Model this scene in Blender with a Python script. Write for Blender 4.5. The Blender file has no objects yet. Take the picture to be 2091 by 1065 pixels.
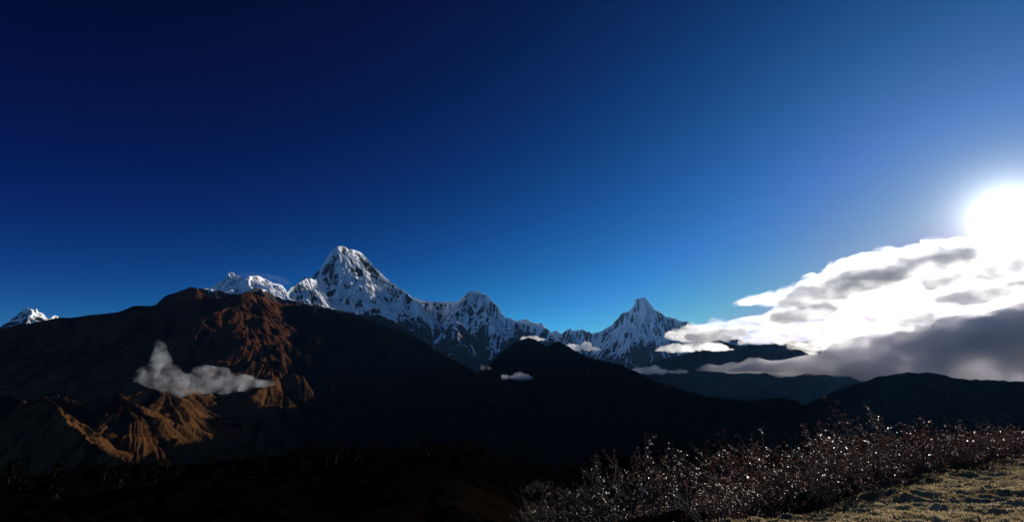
import bpy, math, random
import numpy as np

# ------------------------------------------------------------------ camera, sky, sun, exposure
sc = bpy.context.scene
COL = sc.collection
EYE = 1.7
F = 1045.5                      # focal length in pixels of the 2091 px wide frame (90 degrees)
PITCH = math.radians(14.4)
CP, SP = math.cos(PITCH), math.sin(PITCH)

cd = bpy.data.cameras.new('camera')
cd.sensor_width = 36.0
cd.lens = 18.0
cd.clip_start = 0.1
cd.clip_end = 400000.0
cam = bpy.data.objects.new('camera', cd)
COL.objects.link(cam)
cam.location = (0, 0, EYE)
cam.rotation_euler = (math.radians(90) + PITCH, 0, 0)
sc.camera = cam


def ray(px, py):
    """direction through a pixel of the 2091 x 1065 photograph, horizontal length 1"""
    xc = (np.asarray(px, float) - 1045.5) / F
    up = (532.5 - np.asarray(py, float)) / F
    y = CP - up * SP
    z = SP + up * CP
    h = np.hypot(xc, y)
    return xc / h, y / h, z / h


def P(px, py, r):
    x, y, z = ray(px, py)
    return np.array([x * r, y * r, EYE + z * r])


sx, sy, sz = ray(2064, 446)
SUN_EL = math.atan(sz)
SUN_AZ = math.atan2(sx, sy)
SUN = (sx * math.cos(SUN_EL), sy * math.cos(SUN_EL), math.sin(SUN_EL))

sd = bpy.data.lights.new('sun', 'SUN')
sd.energy = 5.0
sd.angle = math.radians(0.5)
sd.color = (1.0, 0.94, 0.85)
sun = bpy.data.objects.new('sun', sd)
COL.objects.link(sun)
from mathutils import Vector, Matrix
sun.rotation_euler = Vector(SUN).to_track_quat('Z', 'Y').to_euler()

w = bpy.data.worlds.new('World')
sc.world = w
w.use_nodes = True
nt = w.node_tree
nt.nodes.clear()
N = nt.nodes.new
L = nt.links.new
out = N('ShaderNodeOutputWorld')
bg = N('ShaderNodeBackground')
sky = N('ShaderNodeTexSky')
sky.sky_type = 'NISHITA'
sky.sun_disc = False
sky.sun_elevation = SUN_EL
sky.sun_rotation = SUN_AZ
sky.altitude = 3200
sky.air_density = 1.0
sky.dust_density = 0.3
sky.ozone_density = 3.0


def wmath(op, a, b=None, clamp=False):
    n = N('ShaderNodeMath')
    n.operation = op
    n.use_clamp = clamp
    for i, v in enumerate((a, b)):
        if v is None:
            continue
        if isinstance(v, (int, float)):
            n.inputs[i].default_value = v
        else:
            L(v, n.inputs[i])
    return n.outputs[0]


tc = N('ShaderNodeTexCoord')
dot = N('ShaderNodeVectorMath')
dot.operation = 'DOT_PRODUCT'
L(tc.outputs['Generated'], dot.inputs[0])
dot.inputs[1].default_value = SUN
ang = wmath('ARCCOSINE', wmath('MINIMUM', dot.outputs['Value'], 0.999999))   # angle from the sun, radians
# deep high-altitude blue: the physical sky, its contrast raised
DIRS = N('ShaderNodeSeparateXYZ'); L(tc.outputs['Generated'], DIRS.inputs[0])
EL = wmath('MINIMUM', wmath('MAXIMUM', wmath('ARCSINE', DIRS.outputs[2]), .08), .8)
AN = wmath('MAXIMUM', wmath('MINIMUM', ang, 1.6), .22)
GRADE = ([0.479, 0.318, -1.294, -6.503, 1.797], [-1.205, 1.459, 2.852, -5.311, -0.662], [-0.532, -0.072, 0.99, -1.81, -0.057])
deg = math.pi / 180
def glow(amp, width, power=1.0):
    e = wmath('MULTIPLY', wmath('POWER', wmath('DIVIDE', ang, width * deg), power), -1.0)
    return wmath('MULTIPLY', wmath('EXPONENT', e), amp)
veil = glow(.14, 12.0)
SEP = N('ShaderNodeSeparateColor'); CMB = N('ShaderNodeCombineColor')
SKY_S = 0.1
L(sky.outputs[0], SEP.inputs[0])
for i, (gm, sc_, k) in enumerate(((2.5, 1.7, 2.0), (1.75, 1.12, 1.1), (1.4, 1.12, .75))):
    v = wmath('MULTIPLY', wmath('POWER', wmath('MULTIPLY', SEP.outputs[i], SKY_S), gm), sc_)
    e = wmath('EXPONENT', wmath('MULTIPLY', wmath('SUBTRACT', ang, math.radians(45)), -k / math.radians(45)))
    graded = wmath('MINIMUM', wmath('MULTIPLY', v, e), (.42, .52, .74)[i])
    graded = wmath('ADD', graded, wmath('MULTIPLY', veil, (.30, .80, 1.)[i]))
    c0, c1, c2, c3, c4 = GRADE[i]
    q = wmath('ADD', wmath('ADD', wmath('MULTIPLY', EL, c1), wmath('MULTIPLY', AN, c2)), wmath('ADD', wmath('MULTIPLY', wmath('MULTIPLY', EL, AN), c3), wmath('MULTIPLY', wmath('MULTIPLY', AN, AN), c4)))
    graded = wmath('MULTIPLY', graded, wmath('EXPONENT', wmath('ADD', q, c0)))
    back_fill = wmath('MULTIPLY', SEP.outputs[i], SKY_S * (.56, .86, 1.18)[i])  # brightened, bluer sky behind the camera, an unseen fill for shaded snow
    t = N('ShaderNodeMapRange'); t.interpolation_type = 'SMOOTHSTEP'
    L(ang, t.inputs[0]); t.inputs[1].default_value = math.radians(96); t.inputs[2].default_value = math.radians(125)
    a_ = wmath('MULTIPLY', graded, wmath('SUBTRACT', 1.0, t.outputs[0]))
    L(wmath('ADD', a_, wmath('MULTIPLY', back_fill, t.outputs[0])), CMB.inputs[i])
# the aureole of the sun
core = wmath('ADD', glow(6.0, 1.2), glow(.10, 6.0))
def col(fac, c):
    n = N('ShaderNodeVectorMath')
    n.operation = 'SCALE'
    n.inputs[0].default_value = c
    L(fac, n.inputs['Scale'])
    return n.outputs[0]
def vadd(a, b):
    n = N('ShaderNodeVectorMath')
    n.operation = 'ADD'
    L(a, n.inputs[0]); L(b, n.inputs[1])
    return n.outputs[0]
tot = vadd(CMB.outputs[0], col(core, (.98, .99, .97)))
L(tot, bg.inputs[0])
bg.inputs[1].default_value = 1.0
L(bg.outputs[0], out.inputs[0])

sc.view_settings.view_transform = 'Standard'
sc.view_settings.look = 'None'
sc.view_settings.exposure = 0.0
sc.view_settings.gamma = 1.0
sc.render.engine = 'CYCLES'
cy = sc.cycles
cy.use_denoising = True
cy.max_bounces = 9
cy.diffuse_bounces = 2
cy.glossy_bounces = 2
cy.transmission_bounces = 2
cy.volume_bounces = 7
cy.transparent_max_bounces = 12
cy.caustics_reflective = False
cy.caustics_refractive = False

random.seed(7)
RNG = np.random.default_rng(11)


def tag(o, label=None, cat=None, kind=None, group=None):
    if label: o['label'] = label
    if cat: o['category'] = cat
    if kind: o['kind'] = kind
    if group: o['group'] = group
    return o


# ------------------------------------------------------------------ numpy noise
def _hash(ix, iy, seed):
    h = (ix.astype(np.int64) * 374761393 + iy.astype(np.int64) * 668265263 + seed * 1442695041) & 0xFFFFFFFF
    h = ((h ^ (h >> 13)) * 1274126177) & 0xFFFFFFFF
    return h ^ (h >> 16)


def pn(x, y, seed=0):
    """2-D gradient noise, about -1..1"""
    x0 = np.floor(x); y0 = np.floor(y)
    fx = x - x0; fy = y - y0
    ux = fx * fx * fx * (fx * (fx * 6 - 15) + 10)
    uy = fy * fy * fy * (fy * (fy * 6 - 15) + 10)
    def g(dx, dy):
        a = (_hash(x0 + dx, y0 + dy, seed) & 1023) * (2 * np.pi / 1024)
        return np.cos(a) * (fx - dx) + np.sin(a) * (fy - dy)
    a = g(0, 0) * (1 - ux) + g(1, 0) * ux
    b = g(0, 1) * (1 - ux) + g(1, 1) * ux
    return (a * (1 - uy) + b * uy) * 1.5


def fbm(x, y, octv=5, seed=0, gain=.5, lac=2.03):
    t = np.zeros_like(x); a = 1.0
    for i in range(octv):
        t += a * pn(x, y, seed + i)
        x = x * lac + 17.3; y = y * lac + 5.1; a *= gain
    return t


def ridged(x, y, octv=5, seed=0, gain=.5, lac=2.03):
    """0..~1, crests at 1"""
    t = np.zeros_like(x); a = 1.0; wgt = np.ones_like(x); tot = 0
    for i in range(octv):
        n = 1 - np.abs(pn(x, y, seed + i))
        n = n * n * wgt
        t += a * n; tot += a
        wgt = np.clip(n * 1.6, 0, 1)
        x = x * lac + 11.7; y = y * lac + 3.9; a *= gain
    return t / tot


def sstep(a, b, x):
    t = np.clip((x - a) / (b - a), 0, 1)
    return t * t * (3 - 2 * t)


def grid_mesh(name, X, Y, Z, mat, attrs=None, smooth=True):
    nr, nc = X.shape
    v = np.stack([X, Y, Z], -1).reshape(-1, 3).astype(np.float32)
    i = np.arange(nr * nc).reshape(nr, nc)
    f = np.stack([i[:-1, :-1], i[:-1, 1:], i[1:, 1:], i[1:, :-1]], -1).reshape(-1, 4)
    return raw_mesh(name, v, f, mat, attrs, smooth)


def raw_mesh(name, v, f, mat, attrs=None, smooth=False, link=True):
    me = bpy.data.meshes.new(name)
    k = f.shape[1]
    me.vertices.add(len(v)); me.vertices.foreach_set('co', v.astype(np.float32).ravel())
    me.loops.add(f.size); me.loops.foreach_set('vertex_index', f.astype(np.int32).ravel())
    me.polygons.add(len(f))
    me.polygons.foreach_set('loop_start', np.arange(0, f.size, k, dtype=np.int32))
    me.polygons.foreach_set('loop_total', np.full(len(f), k, np.int32))
    me.polygons.foreach_set('use_smooth', np.full(len(f), smooth, bool))
    me.update(calc_edges=True)
    for an, av in (attrs or {}).items():
        a = me.attributes.new(an, 'FLOAT', 'POINT')
        a.data.foreach_set('value', av.astype(np.float32).ravel())
    if mat: me.materials.append(mat)
    o = bpy.data.objects.new(name, me)
    if link: COL.objects.link(o)
    return o


def bil(A, i, j):
    i = np.clip(i, 0, A.shape[0] - 1.001); j = np.clip(j, 0, A.shape[1] - 1.001)
    i0 = i.astype(int); j0 = j.astype(int); fi = i - i0; fj = j - j0
    return (A[i0, j0] * (1 - fi) + A[i0 + 1, j0] * fi) * (1 - fj) + (A[i0, j0 + 1] * (1 - fi) + A[i0 + 1, j0 + 1] * fi) * fj


def blur(A, n):
    for _ in range(n):
        A = (np.roll(A, 1, 0) + np.roll(A, -1, 0) + 2 * A) / 4
        A = (np.roll(A, 1, 1) + np.roll(A, -1, 1) + 2 * A) / 4
    return A


def streaks(H, X, Y, wave, reach, seed):
    """noise smeared along the line of fall: gullies and ribs"""
    Hs = blur(H, 3)
    di = np.hypot(np.gradient(X, axis=0), np.gradient(Y, axis=0)); dj = np.hypot(np.gradient(X, axis=1), np.gradient(Y, axis=1))
    gi = np.gradient(Hs, axis=0) / di; gj = np.gradient(Hs, axis=1) / dj
    m = np.hypot(gi, gj) + 1e-6
    ui = gi / m / di; uj = gj / m / dj
    src = pn(X / wave, Y / wave, seed) + .5 * pn(X / wave * 2.1, Y / wave * 2.1, seed + 1)
    st = wave * .35; n = int(reach / st)
    I0, J0 = np.meshgrid(np.arange(H.shape[0], dtype=float), np.arange(H.shape[1], dtype=float), indexing='ij')
    acc = src.copy()
    for sg in (1, -1):
        i, j = I0.copy(), J0.copy()
        for k in range(n):
            a, b = bil(ui, i, j), bil(uj, i, j)
            i = i + sg * st * a; j = j + sg * st * b
            acc += bil(src, i, j) * (1 - k / n)
    return acc / acc.std()


# ------------------------------------------------------------------ mountains: a network of ridges, each shedding a slope
def line(*pts):
    """pts (px, py, range in km) -> 3-D polyline"""
    return np.array([P(a, b, r * 1000.) for a, b, r in pts])


def rough(poly, n, lat, ver, rng):
    """midpoint displacement"""
    for k in range(n):
        a, b = poly[:-1], poly[1:]
        d = b - a
        ln = np.linalg.norm(d[:, :2], axis=1)
        m = (a + b) / 2
        nx, ny = -d[:, 1] / (ln + 1e-6), d[:, 0] / (ln + 1e-6)
        o = rng.normal(0, lat, len(ln)) * ln
        m[:, 0] += nx * o; m[:, 1] += ny * o
        m[:, 2] += rng.normal(0, ver, len(ln)) * ln
        q = np.empty((len(poly) + len(m), 3))
        q[0::2] = poly; q[1::2] = m
        poly = q
    return poly


def grow_spurs(poly, rng, step, length, drop, lvl, wob=.35, both=False, fade=1.0):
    """side ridges leaving a crest and running downhill, mostly towards the viewer"""
    res = []
    seg = np.linalg.norm(np.diff(poly[:, :2], axis=0), axis=1)
    cum = np.concatenate([[0], np.cumsum(seg)])
    s = rng.uniform(.2, 1) * step
    side = 1
    while s < cum[-1]:
        i = min(np.searchsorted(cum, s) - 1, len(seg) - 1)
        t = (s - cum[i]) / (seg[i] + 1e-6)
        p = poly[i] * (1 - t) + poly[i + 1] * t
        d = (poly[min(i + 2, len(poly) - 1)] - poly[max(i - 1, 0)])
        d = d[:2] / (np.linalg.norm(d[:2]) + 1e-6)
        dz = (poly[min(i + 2, len(poly) - 1), 2] - poly[max(i - 1, 0), 2])
        n = np.array([-d[1], d[0]])
        sides = [1, -1] if both else [1 if np.dot(n, -p[:2]) > 0 else -1]
        for sg in sides:
            h = n * sg + d * (-np.sign(dz)) * rng.uniform(.1, .8)
            h /= np.linalg.norm(h)
            ang0 = math.atan2(h[1], h[0]) + rng.normal(0, .2)
            ln = length * rng.uniform(.5, 1.3)
            k = 8
            q = [p.copy()]
            a = ang0
            dr = drop * rng.uniform(.85, 1.1)
            for j in range(k):
                a += rng.normal(0, wob * .5)
                st = ln / k
                e = q[-1].copy()
                e[0] += math.cos(a) * st; e[1] += math.sin(a) * st
                e[2] -= st * dr * rng.uniform(.7, 1.3) + (st * .25 if j == 0 else 0)
                q.append(e)
            q = np.array(q)
            res.append(q)
            if lvl > 0:
                res += grow_spurs(q, rng, step * .45, length * .45, drop * 1.05, lvl - 1, wob, True)
        s += step * rng.uniform(.6, 1.4)
    return res


def ridge_field(X, Y, lines, s0, s1, Ls):
    """height = max over ridges of (crest - slope law); returns height, distance to that crest, along-crest coordinate, margin over the 2nd ridge"""
    pts = X.size
    x = X.ravel().astype(np.float32); y = Y.ravel().astype(np.float32)
    best = np.full(pts, -1e9, np.float32); dist = np.zeros(pts, np.float32); along = np.zeros(pts, np.float32); second = np.full(pts, -1e9, np.float32)
    for li, (pl, kl, kr) in enumerate(lines):
        lb = np.full(pts, -1e9, np.float32); ld = np.zeros(pts, np.float32); la = np.zeros(pts, np.float32)
        cum = li * 5171.0
        # only where this line can matter
        mnx, mxx = pl[:, 0].min(), pl[:, 0].max(); mny, mxy = pl[:, 1].min(), pl[:, 1].max()
        dx = np.maximum(np.maximum(mnx - x, x - mxx), 0); dy = np.maximum(np.maximum(mny - y, y - mxy), 0)
        dd = np.hypot(dx, dy)
        dd = dd * min(kl, kr)
        ub = pl[:, 2].max() - (s1 * dd + (s0 - s1) * Ls * (1 - np.exp(-dd / Ls)))
        idx = np.nonzero(ub > second)[0]
        if len(idx) == 0:
            continue
        xs = x[idx]; ys = y[idx]
        b = np.full(len(idx), -1e9, np.float32); bd = np.zeros(len(idx), np.float32); ba = np.zeros(len(idx), np.float32)
        for a_, c_ in zip(pl[:-1], pl[1:]):
            ex, ey, ez = (c_ - a_)
            l2 = ex * ex + ey * ey + 1e-6
            t = np.clip(((xs - a_[0]) * ex + (ys - a_[1]) * ey) / l2, 0, 1)
            d = np.hypot(xs - a_[0] - t * ex, ys - a_[1] - t * ey)
            if kl != 1 or kr != 1:
                q = np.clip((ex * (ys - a_[1]) - ey * (xs - a_[0])) / (math.sqrt(l2) * (d + 1e-3)), -1, 1) * .5 + .5
                de = d * (kr + (kl - kr) * q)
            else:
                de = d
            h = a_[2] + t * ez - (s1 * de + (s0 - s1) * Ls * (1 - np.exp(-de / Ls)))
            m = h > b
            b = np.where(m, h, b); bd = np.where(m, d, bd)
            ba = np.where(m, cum + t * math.sqrt(l2), ba)
            cum += math.sqrt(l2)
        ob = best[idx]
        m = b > ob
        second[idx] = np.where(m, ob, np.maximum(second[idx], b))
        best[idx] = np.where(m, b, ob)
        dist[idx] = np.where(m, bd, dist[idx]); along[idx] = np.where(m, ba, along[idx])
    sh = X.shape
    return best.reshape(sh), dist.reshape(sh), along.reshape(sh), (best - second).reshape(sh)


def massif(name, main, spurs, px, npx, rr, nr, mat, slope=(1.5, .8, 700.), floor=-1600., auto=(700., 1500., .95, 1),
           amp=(120., 900., 60., 130.), seed=1, sub=(1, 3), warp=60., geo=False, crisp=.5, ribs=(95., 700., 16., 230., 1200., 26.), dip=None):
    rng = np.random.default_rng(seed)
    mk = [(m[1], m[2]) if isinstance(m, tuple) else (1, 1) for m in main]
    mains = [rough(m[0] if isinstance(m, tuple) else m, sub[0], .06, .02, rng) for m in main]
    sp = [(rough(s[0], sub[1], .10, .04, rng), s[1], s[2]) if isinstance(s, tuple) else (rough(s, sub[1], .10, .04, rng), 1, 1) for s in spurs]
    lines = [(m, *k) for m, k in zip(mains, mk)] + list(sp)
    plain = [isinstance(q, tuple) and len(q) > 3 for q in spurs]
    if auto:
        for m, q0 in zip(mains, main):
            if isinstance(q0, tuple) and len(q0) > 3: continue
            lines += [(q, 1, 1) for q in grow_spurs(m, rng, auto[0], auto[1], auto[2], auto[3])]
        for (s, kl, kr), pl_ in zip(sp, plain):
            if pl_: continue
            k = min(kl, kr)
            lines += [(q, max(k, .8), max(k, .8)) for q in grow_spurs(s, rng, auto[0] * .7, auto[1] * .6, auto[2] * k, max(auto[3] - 1, 0), both=True)]
    pxs = np.linspace(px[0], px[1], npx)
    hx, hy, _ = ray(pxs, 700.)
    rs = (np.geomspace(rr[0], rr[1], nr) if geo else np.linspace(rr[0], rr[1], nr)) * 1000.
    X = rs[:, None] * hx[None, :]; Y = rs[:, None] * hy[None, :]
    wx = X + warp * fbm(X / 500., Y / 500., 3, seed + 50); wy = Y + warp * fbm(X / 500., Y / 500., 3, seed + 60)
    H, D, S, M = ridge_field(wx, wy, lines, *slope)
    H0 = H
    w_, re_, a1, w2_, re2, a2 = ribs
    l1 = streaks(H0, X, Y, w_, re_, seed + 31); l2 = streaks(H0, X, Y, w2_, re2, seed + 37)
    rib = sstep(0, w_ * 1.2, D)
    H = H - a1 * np.abs(l1) * rib * 1.3 - a2 * np.abs(l2) * rib * 1.3
    A, La, Fl, Lf = amp
    w1 = sstep(0, La * .5, D) * .85 + .15
    big = ridged(wx / La, wy / La, 3, seed + 5)
    H = H + A * (big - .55) * w1 * 2
    fl = ridged(S / Lf, D / (Lf * 7), 4, seed + 9) * .6 + ridged(S / (Lf * 2.7) + D / (Lf * 9), D / (Lf * 12), 3, seed + 13) * .4
    wm = sstep(0, 120., M) * sstep(Lf * .2, Lf * 2.0, D)
    H = H + Fl * (fl - .6) * wm
    H = H + A * crisp * (ridged(X / (La * .30), Y / (La * .30), 4, seed + 21) - .5) * (.35 + .65 * sstep(0, 120, D))
    if dip:      # the massif falls off to the valley on its right
        H = H - dip[2] * sstep(dip[0], dip[1], pxs[None, :] + 45 * fbm(X / 700., Y / 420., 4, seed + 71)) * sstep(8200., 6800., rs)[:, None]
    H = np.maximum(H, floor + 120 * fbm(X / 2500, Y / 2500, 4, seed + 2))
    # nothing stands above the crest line
    azc = np.arctan2(hx, hy); lim = np.full(len(azc), -9.)
    for m in mains:
        q = np.arctan2(m[:, 0], m[:, 1]); o_ = np.argsort(q); t_ = ((m[:, 2] - EYE) / np.hypot(m[:, 0], m[:, 1]))[o_]
        v_ = np.interp(azc, q[o_], t_, left=-9., right=-9.); lim = np.maximum(lim, v_)
    lim = np.where(lim < -8, 9., lim)
    H = np.minimum(H, EYE + rs[:, None] * lim[None, :])
    rel = .55 + .08 * np.clip(1.0 - np.abs(l1) * 1.2, -1.5, 1) + .20 * np.clip(1.0 - np.abs(l2) * 1.2, -1.5, 1)
    Hb = blur(H, 4)
    di = np.hypot(np.gradient(X, axis=0), np.gradient(Y, axis=0)); dj = np.hypot(np.gradient(X, axis=1), np.gradient(Y, axis=1))
    nz = 1 / np.sqrt(1 + (np.gradient(Hb, axis=0) / di) ** 2 + (np.gradient(Hb, axis=1) / dj) ** 2)
    return grid_mesh(name, X, Y, H, mat, {'flute': rel, 'broad': nz})


# ------------------------------------------------------------------ materials
def new_mat(name):
    m = bpy.data.materials.new(name)
    m.use_nodes = True
    m.node_tree.nodes.clear()
    return m


class G:
    """small node-graph helper"""
    def __init__(s, m):
        s.t = m.node_tree
        s.out = s.n('ShaderNodeOutputMaterial')
    def n(s, t, **kw):
        x = s.t.nodes.new(t)
        for k, v in kw.items(): setattr(x, k, v)
        return x
    def put(s, sock, v):
        if isinstance(v, bpy.types.NodeSocket): s.t.links.new(v, sock)
        elif v is not None: sock.default_value = v
    def math(s, op, a, b=None, c=None, clamp=False):
        x = s.n('ShaderNodeMath', operation=op, use_clamp=clamp)
        s.put(x.inputs[0], a); s.put(x.inputs[1], b); s.put(x.inputs[2], c)
        return x.outputs[0]
    def noise(s, vec, scale, detail=6, rough=.55, dist=0.0):
        x = s.n('ShaderNodeTexNoise')
        s.put(x.inputs['Vector'], vec); s.put(x.inputs['Scale'], scale); s.put(x.inputs['Detail'], detail)
        s.put(x.inputs['Roughness'], rough); s.put(x.inputs['Distortion'], dist)
        return x.outputs[0]
    def ramp(s, f, *st):
        x = s.n('ShaderNodeValToRGB')
        s.put(x.inputs[0], f)
        e = x.color_ramp.elements
        while len(e) < len(st): e.new(.5)
        for q, (p, c) in zip(e, st):
            q.position = p; q.color = (*c, 1) if len(c) == 3 else c
        return x.outputs[0]
    def mix(s, f, a, b):
        x = s.n('ShaderNodeMix', data_type='RGBA')
        s.put(x.inputs[0], f); s.put(x.inputs[6], a if isinstance(a, bpy.types.NodeSocket) else (*a, 1)); s.put(x.inputs[7], b if isinstance(b, bpy.types.NodeSocket) else (*b, 1))
        return x.outputs[2]
    def mapr(s, v, a, b, c=0., d=1.):
        x = s.n('ShaderNodeMapRange', interpolation_type='SMOOTHSTEP')
        s.put(x.inputs[0], v); s.put(x.inputs[1], a); s.put(x.inputs[2], b); s.put(x.inputs[3], c); s.put(x.inputs[4], d)
        return x.outputs[0]
    def attr(s, name):
        return s.n('ShaderNodeAttribute', attribute_name=name).outputs['Fac']
    def bsdf(s, colr, rough=.9, spec=.1, normal=None, **kw):
        x = s.n('ShaderNodeBsdfPrincipled')
        s.put(x.inputs['Base Color'], colr if isinstance(colr, bpy.types.NodeSocket) else (*colr, 1))
        s.put(x.inputs['Roughness'], rough); s.put(x.inputs['Specular IOR Level'], spec)
        if normal is not None: s.put(x.inputs['Normal'], normal)
        for k, v in kw.items(): s.put(x.inputs[k], v)
        return x
    def bump(s, h, strength, distance):
        x = s.n('ShaderNodeBump')
        s.put(x.inputs['Height'], h); s.put(x.inputs['Strength'], strength); s.put(x.inputs['Distance'], distance)
        return x.outputs[0]


def snow_rock(name, snow_z, rock=((.035, .03, .028), (.10, .085, .075)), low=(.02, .02, .014), thr=.535, sharp=.045, flute=1.0, nscale=1.0):
    """snow lying on the gentler and fluted slopes above snow_z (metres above the camera), bare rock on the steep ones"""
    m = new_mat(name); g = G(m)
    geo = g.n('ShaderNodeNewGeometry')
    pos = geo.outputs['Position']
    sep = g.n('ShaderNodeSeparateXYZ'); g.put(sep.inputs[0], pos)
    nrm = g.n('ShaderNodeSeparateXYZ'); g.put(nrm.inputs[0], geo.outputs['Normal'])
    n1 = g.noise(pos, .0016 * nscale, 4, .5)
    n2 = g.noise(pos, .009 * nscale, 6, .65)
    st = g.n('ShaderNodeMapping'); g.put(st.inputs[0], pos); st.inputs['Scale'].default_value = (1, 1, 5.0)
    n3 = g.noise(st.outputs[0], .0035 * nscale, 5, .6, .4)         # banded strata
    s = g.math('ADD', g.math('MULTIPLY', nrm.outputs['Z'], .3), g.math('MULTIPLY', g.attr('broad'), .7))
    s = g.math('ADD', s, g.math('MULTIPLY', g.math('SUBTRACT', n1, .5), .7))
    s = g.math('ADD', s, g.math('MULTIPLY', g.math('SUBTRACT', n2, .5), .12))
    s = g.math('ADD', s, g.math('MULTIPLY', g.math('SUBTRACT', n3, .5), .55))
    s = g.math('SUBTRACT', s, g.math('MULTIPLY', g.math('SUBTRACT', g.attr('flute'), .55), flute))
    zz = g.math('ADD', sep.outputs['Z'], g.math('MULTIPLY', g.math('SUBTRACT', n1, .5), 1500.))
    alt = g.mapr(zz, snow_z - 700., snow_z + 700., -.45, .12)
    s = g.math('ADD', s, alt)
    f = g.mapr(s, thr - sharp, thr + sharp)
    rk = g.mix(g.mapr(n3, .35, .65), rock[0], rock[1])
    rk = g.mix(g.mapr(zz, snow_z - 1500., snow_z - 500.), low, rk)
    c = g.mix(f, rk, (.90, .91, .93))
    bmp = g.bump(g.math('ADD', n2, g.math('MULTIPLY', n3, .6)), .55, 55. / nscale)
    b = g.bsdf(c, .85, .08, bmp)
    g.put(g.out.inputs[0], b.outputs[0])
    return m


def hill_mat(name, grass=((.082, .029, .015), (.088, .040, .015)), forest=(.006, .004, .0022), cover=.5, scale=1.0, flute=.6, bump=18.):  # forest albedo sunk to near black, carrying the slopes' shade in its colour
    """dry autumn grass on ribs, shade-darkened scrub and forest in gullies"""
    m = new_mat(name); g = G(m)
    geo = g.n('ShaderNodeNewGeometry')
    pos = geo.outputs['Position']
    sep = g.n('ShaderNodeSeparateXYZ'); g.put(sep.inputs[0], pos)
    n1 = g.noise(pos, .0018 * scale, 8, .62)
    n2 = g.noise(pos, .012 * scale, 7, .65)
    n3 = g.noise(pos, .06 * scale, 5, .6)
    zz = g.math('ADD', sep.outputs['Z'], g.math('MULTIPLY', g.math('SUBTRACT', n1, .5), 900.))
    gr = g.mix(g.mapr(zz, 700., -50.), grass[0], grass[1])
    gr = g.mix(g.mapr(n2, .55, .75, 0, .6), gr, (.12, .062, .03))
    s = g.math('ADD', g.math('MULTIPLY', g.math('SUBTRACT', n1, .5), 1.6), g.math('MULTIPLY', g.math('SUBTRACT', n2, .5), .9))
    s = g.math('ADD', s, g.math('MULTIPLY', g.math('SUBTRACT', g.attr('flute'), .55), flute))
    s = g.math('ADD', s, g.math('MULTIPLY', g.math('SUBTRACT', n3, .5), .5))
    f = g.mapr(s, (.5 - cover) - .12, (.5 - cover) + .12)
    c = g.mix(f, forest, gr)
    bmp = g.bump(g.math('ADD', n2, g.math('MULTIPLY', n3, .4)), .6, bump)
    b = g.bsdf(c, .95, .0, bmp)
    g.put(g.out.inputs[0], b.outputs[0])
    return m


M_snow = snow_rock('snow_and_rock', 1650.)
M_fish = snow_rock('snow_and_rock_sharp', 1800., thr=.53, flute=1.5, nscale=.7)
M_snow_low = snow_rock('snow_and_rock_low', 1250., thr=.53, flute=1.2)
M_west = snow_rock('rock_and_snow_spires', 2700., thr=.60, flute=1.2)  # more rock shown to darken the peak, standing in for its left-side shade
M_ice = snow_rock('snow_and_ice', 2300., thr=.47)
M_brown = hill_mat('dry_grass_hill', cover=.55)
M_scrub = hill_mat('scrub_hill', grass=((.02, .009, .005), (.03, .014, .007)), forest=(.006, .004, .0022), cover=.4)
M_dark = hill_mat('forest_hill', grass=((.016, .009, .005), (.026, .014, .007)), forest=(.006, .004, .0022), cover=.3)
M_far = hill_mat('far_forest', grass=((.009, .007, .004), (.014, .010, .006)), forest=(.006, .004, .0022), cover=.3, scale=.6)

# ------------------------------------------------------------------ terrain
# the high pyramid and the ridge that falls from it on both sides
tall = massif('snow_mountain',
    [line((620, 590, 17.2), (640, 565, 17.0), (650, 552, 16.9), (658, 543, 16.8), (665, 530, 16.7),
          (672, 518, 16.6), (680, 510, 16.6), (688, 503, 16.65), (697, 501, 16.75), (706, 504, 16.95), (715, 508, 17.15), (725, 510, 17.4), (735, 513, 17.6), (741, 516, 17.7), (748, 526, 17.6),
          (755, 533, 17.5), (763, 543, 17.3), (770, 550, 17.15), (778, 558, 16.95), (786, 566, 16.75), (795, 572, 16.6), (803, 578, 16.4), (812, 583, 16.2), (820, 589, 16.0), (828, 594, 15.8),
          (836, 600, 15.6), (843, 606, 15.5), (850, 612, 15.3), (858, 620, 15.2), (866, 630, 15.1), (880, 650, 14.8), (900, 675, 14.5)),
     (line((682, 509, 16.6), (677, 530, 16.2), (672, 550, 15.9), (664, 564, 15.6), (651, 572, 15.4), (640, 568, 15.2), (630, 566, 15.0), (622, 567, 14.9), (612, 572, 14.7), (600, 582, 14.5), (590, 590, 14.35), (585, 597, 14.2), (560, 618, 13.8), (520, 640, 13.4)), .70, 1.2, 0)],
    [(line((651, 572, 15.4), (648, 600, 14.8), (643, 630, 14.2), (638, 660, 13.7)), .7, 1.2, 0),
     (line((705, 504, 16.95), (700, 540, 16.2), (694, 575, 15.5), (690, 612, 14.8), (688, 655, 14.0)), .7, 1.3, 0),
     (line((735, 513, 17.6), (735, 545, 16.8), (732, 580, 16.0), (728, 615, 15.2), (722, 655, 14.4)), .7, 1.3, 0),
     (line((812, 583, 16.2), (818, 605, 15.5), (824, 630, 14.9), (826, 660, 14.3)), .7, 1.2),
     (line((850, 612, 15.3), (852, 635, 14.8), (850, 660, 14.3), (846, 690, 13.8)), .7, 1.2)],
    (480, 960), 620, (12.0, 19.8), 420, M_snow, slope=(1.6, .85, 900.), auto=(300., 1000., 1.02, 1), amp=(110., 900., 150., 80.), seed=3, crisp=.28)
tag(tall, 'tallest snow pyramid, sunlit white with grey rock, standing above the brown hill', 'mountain', 'structure')

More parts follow.
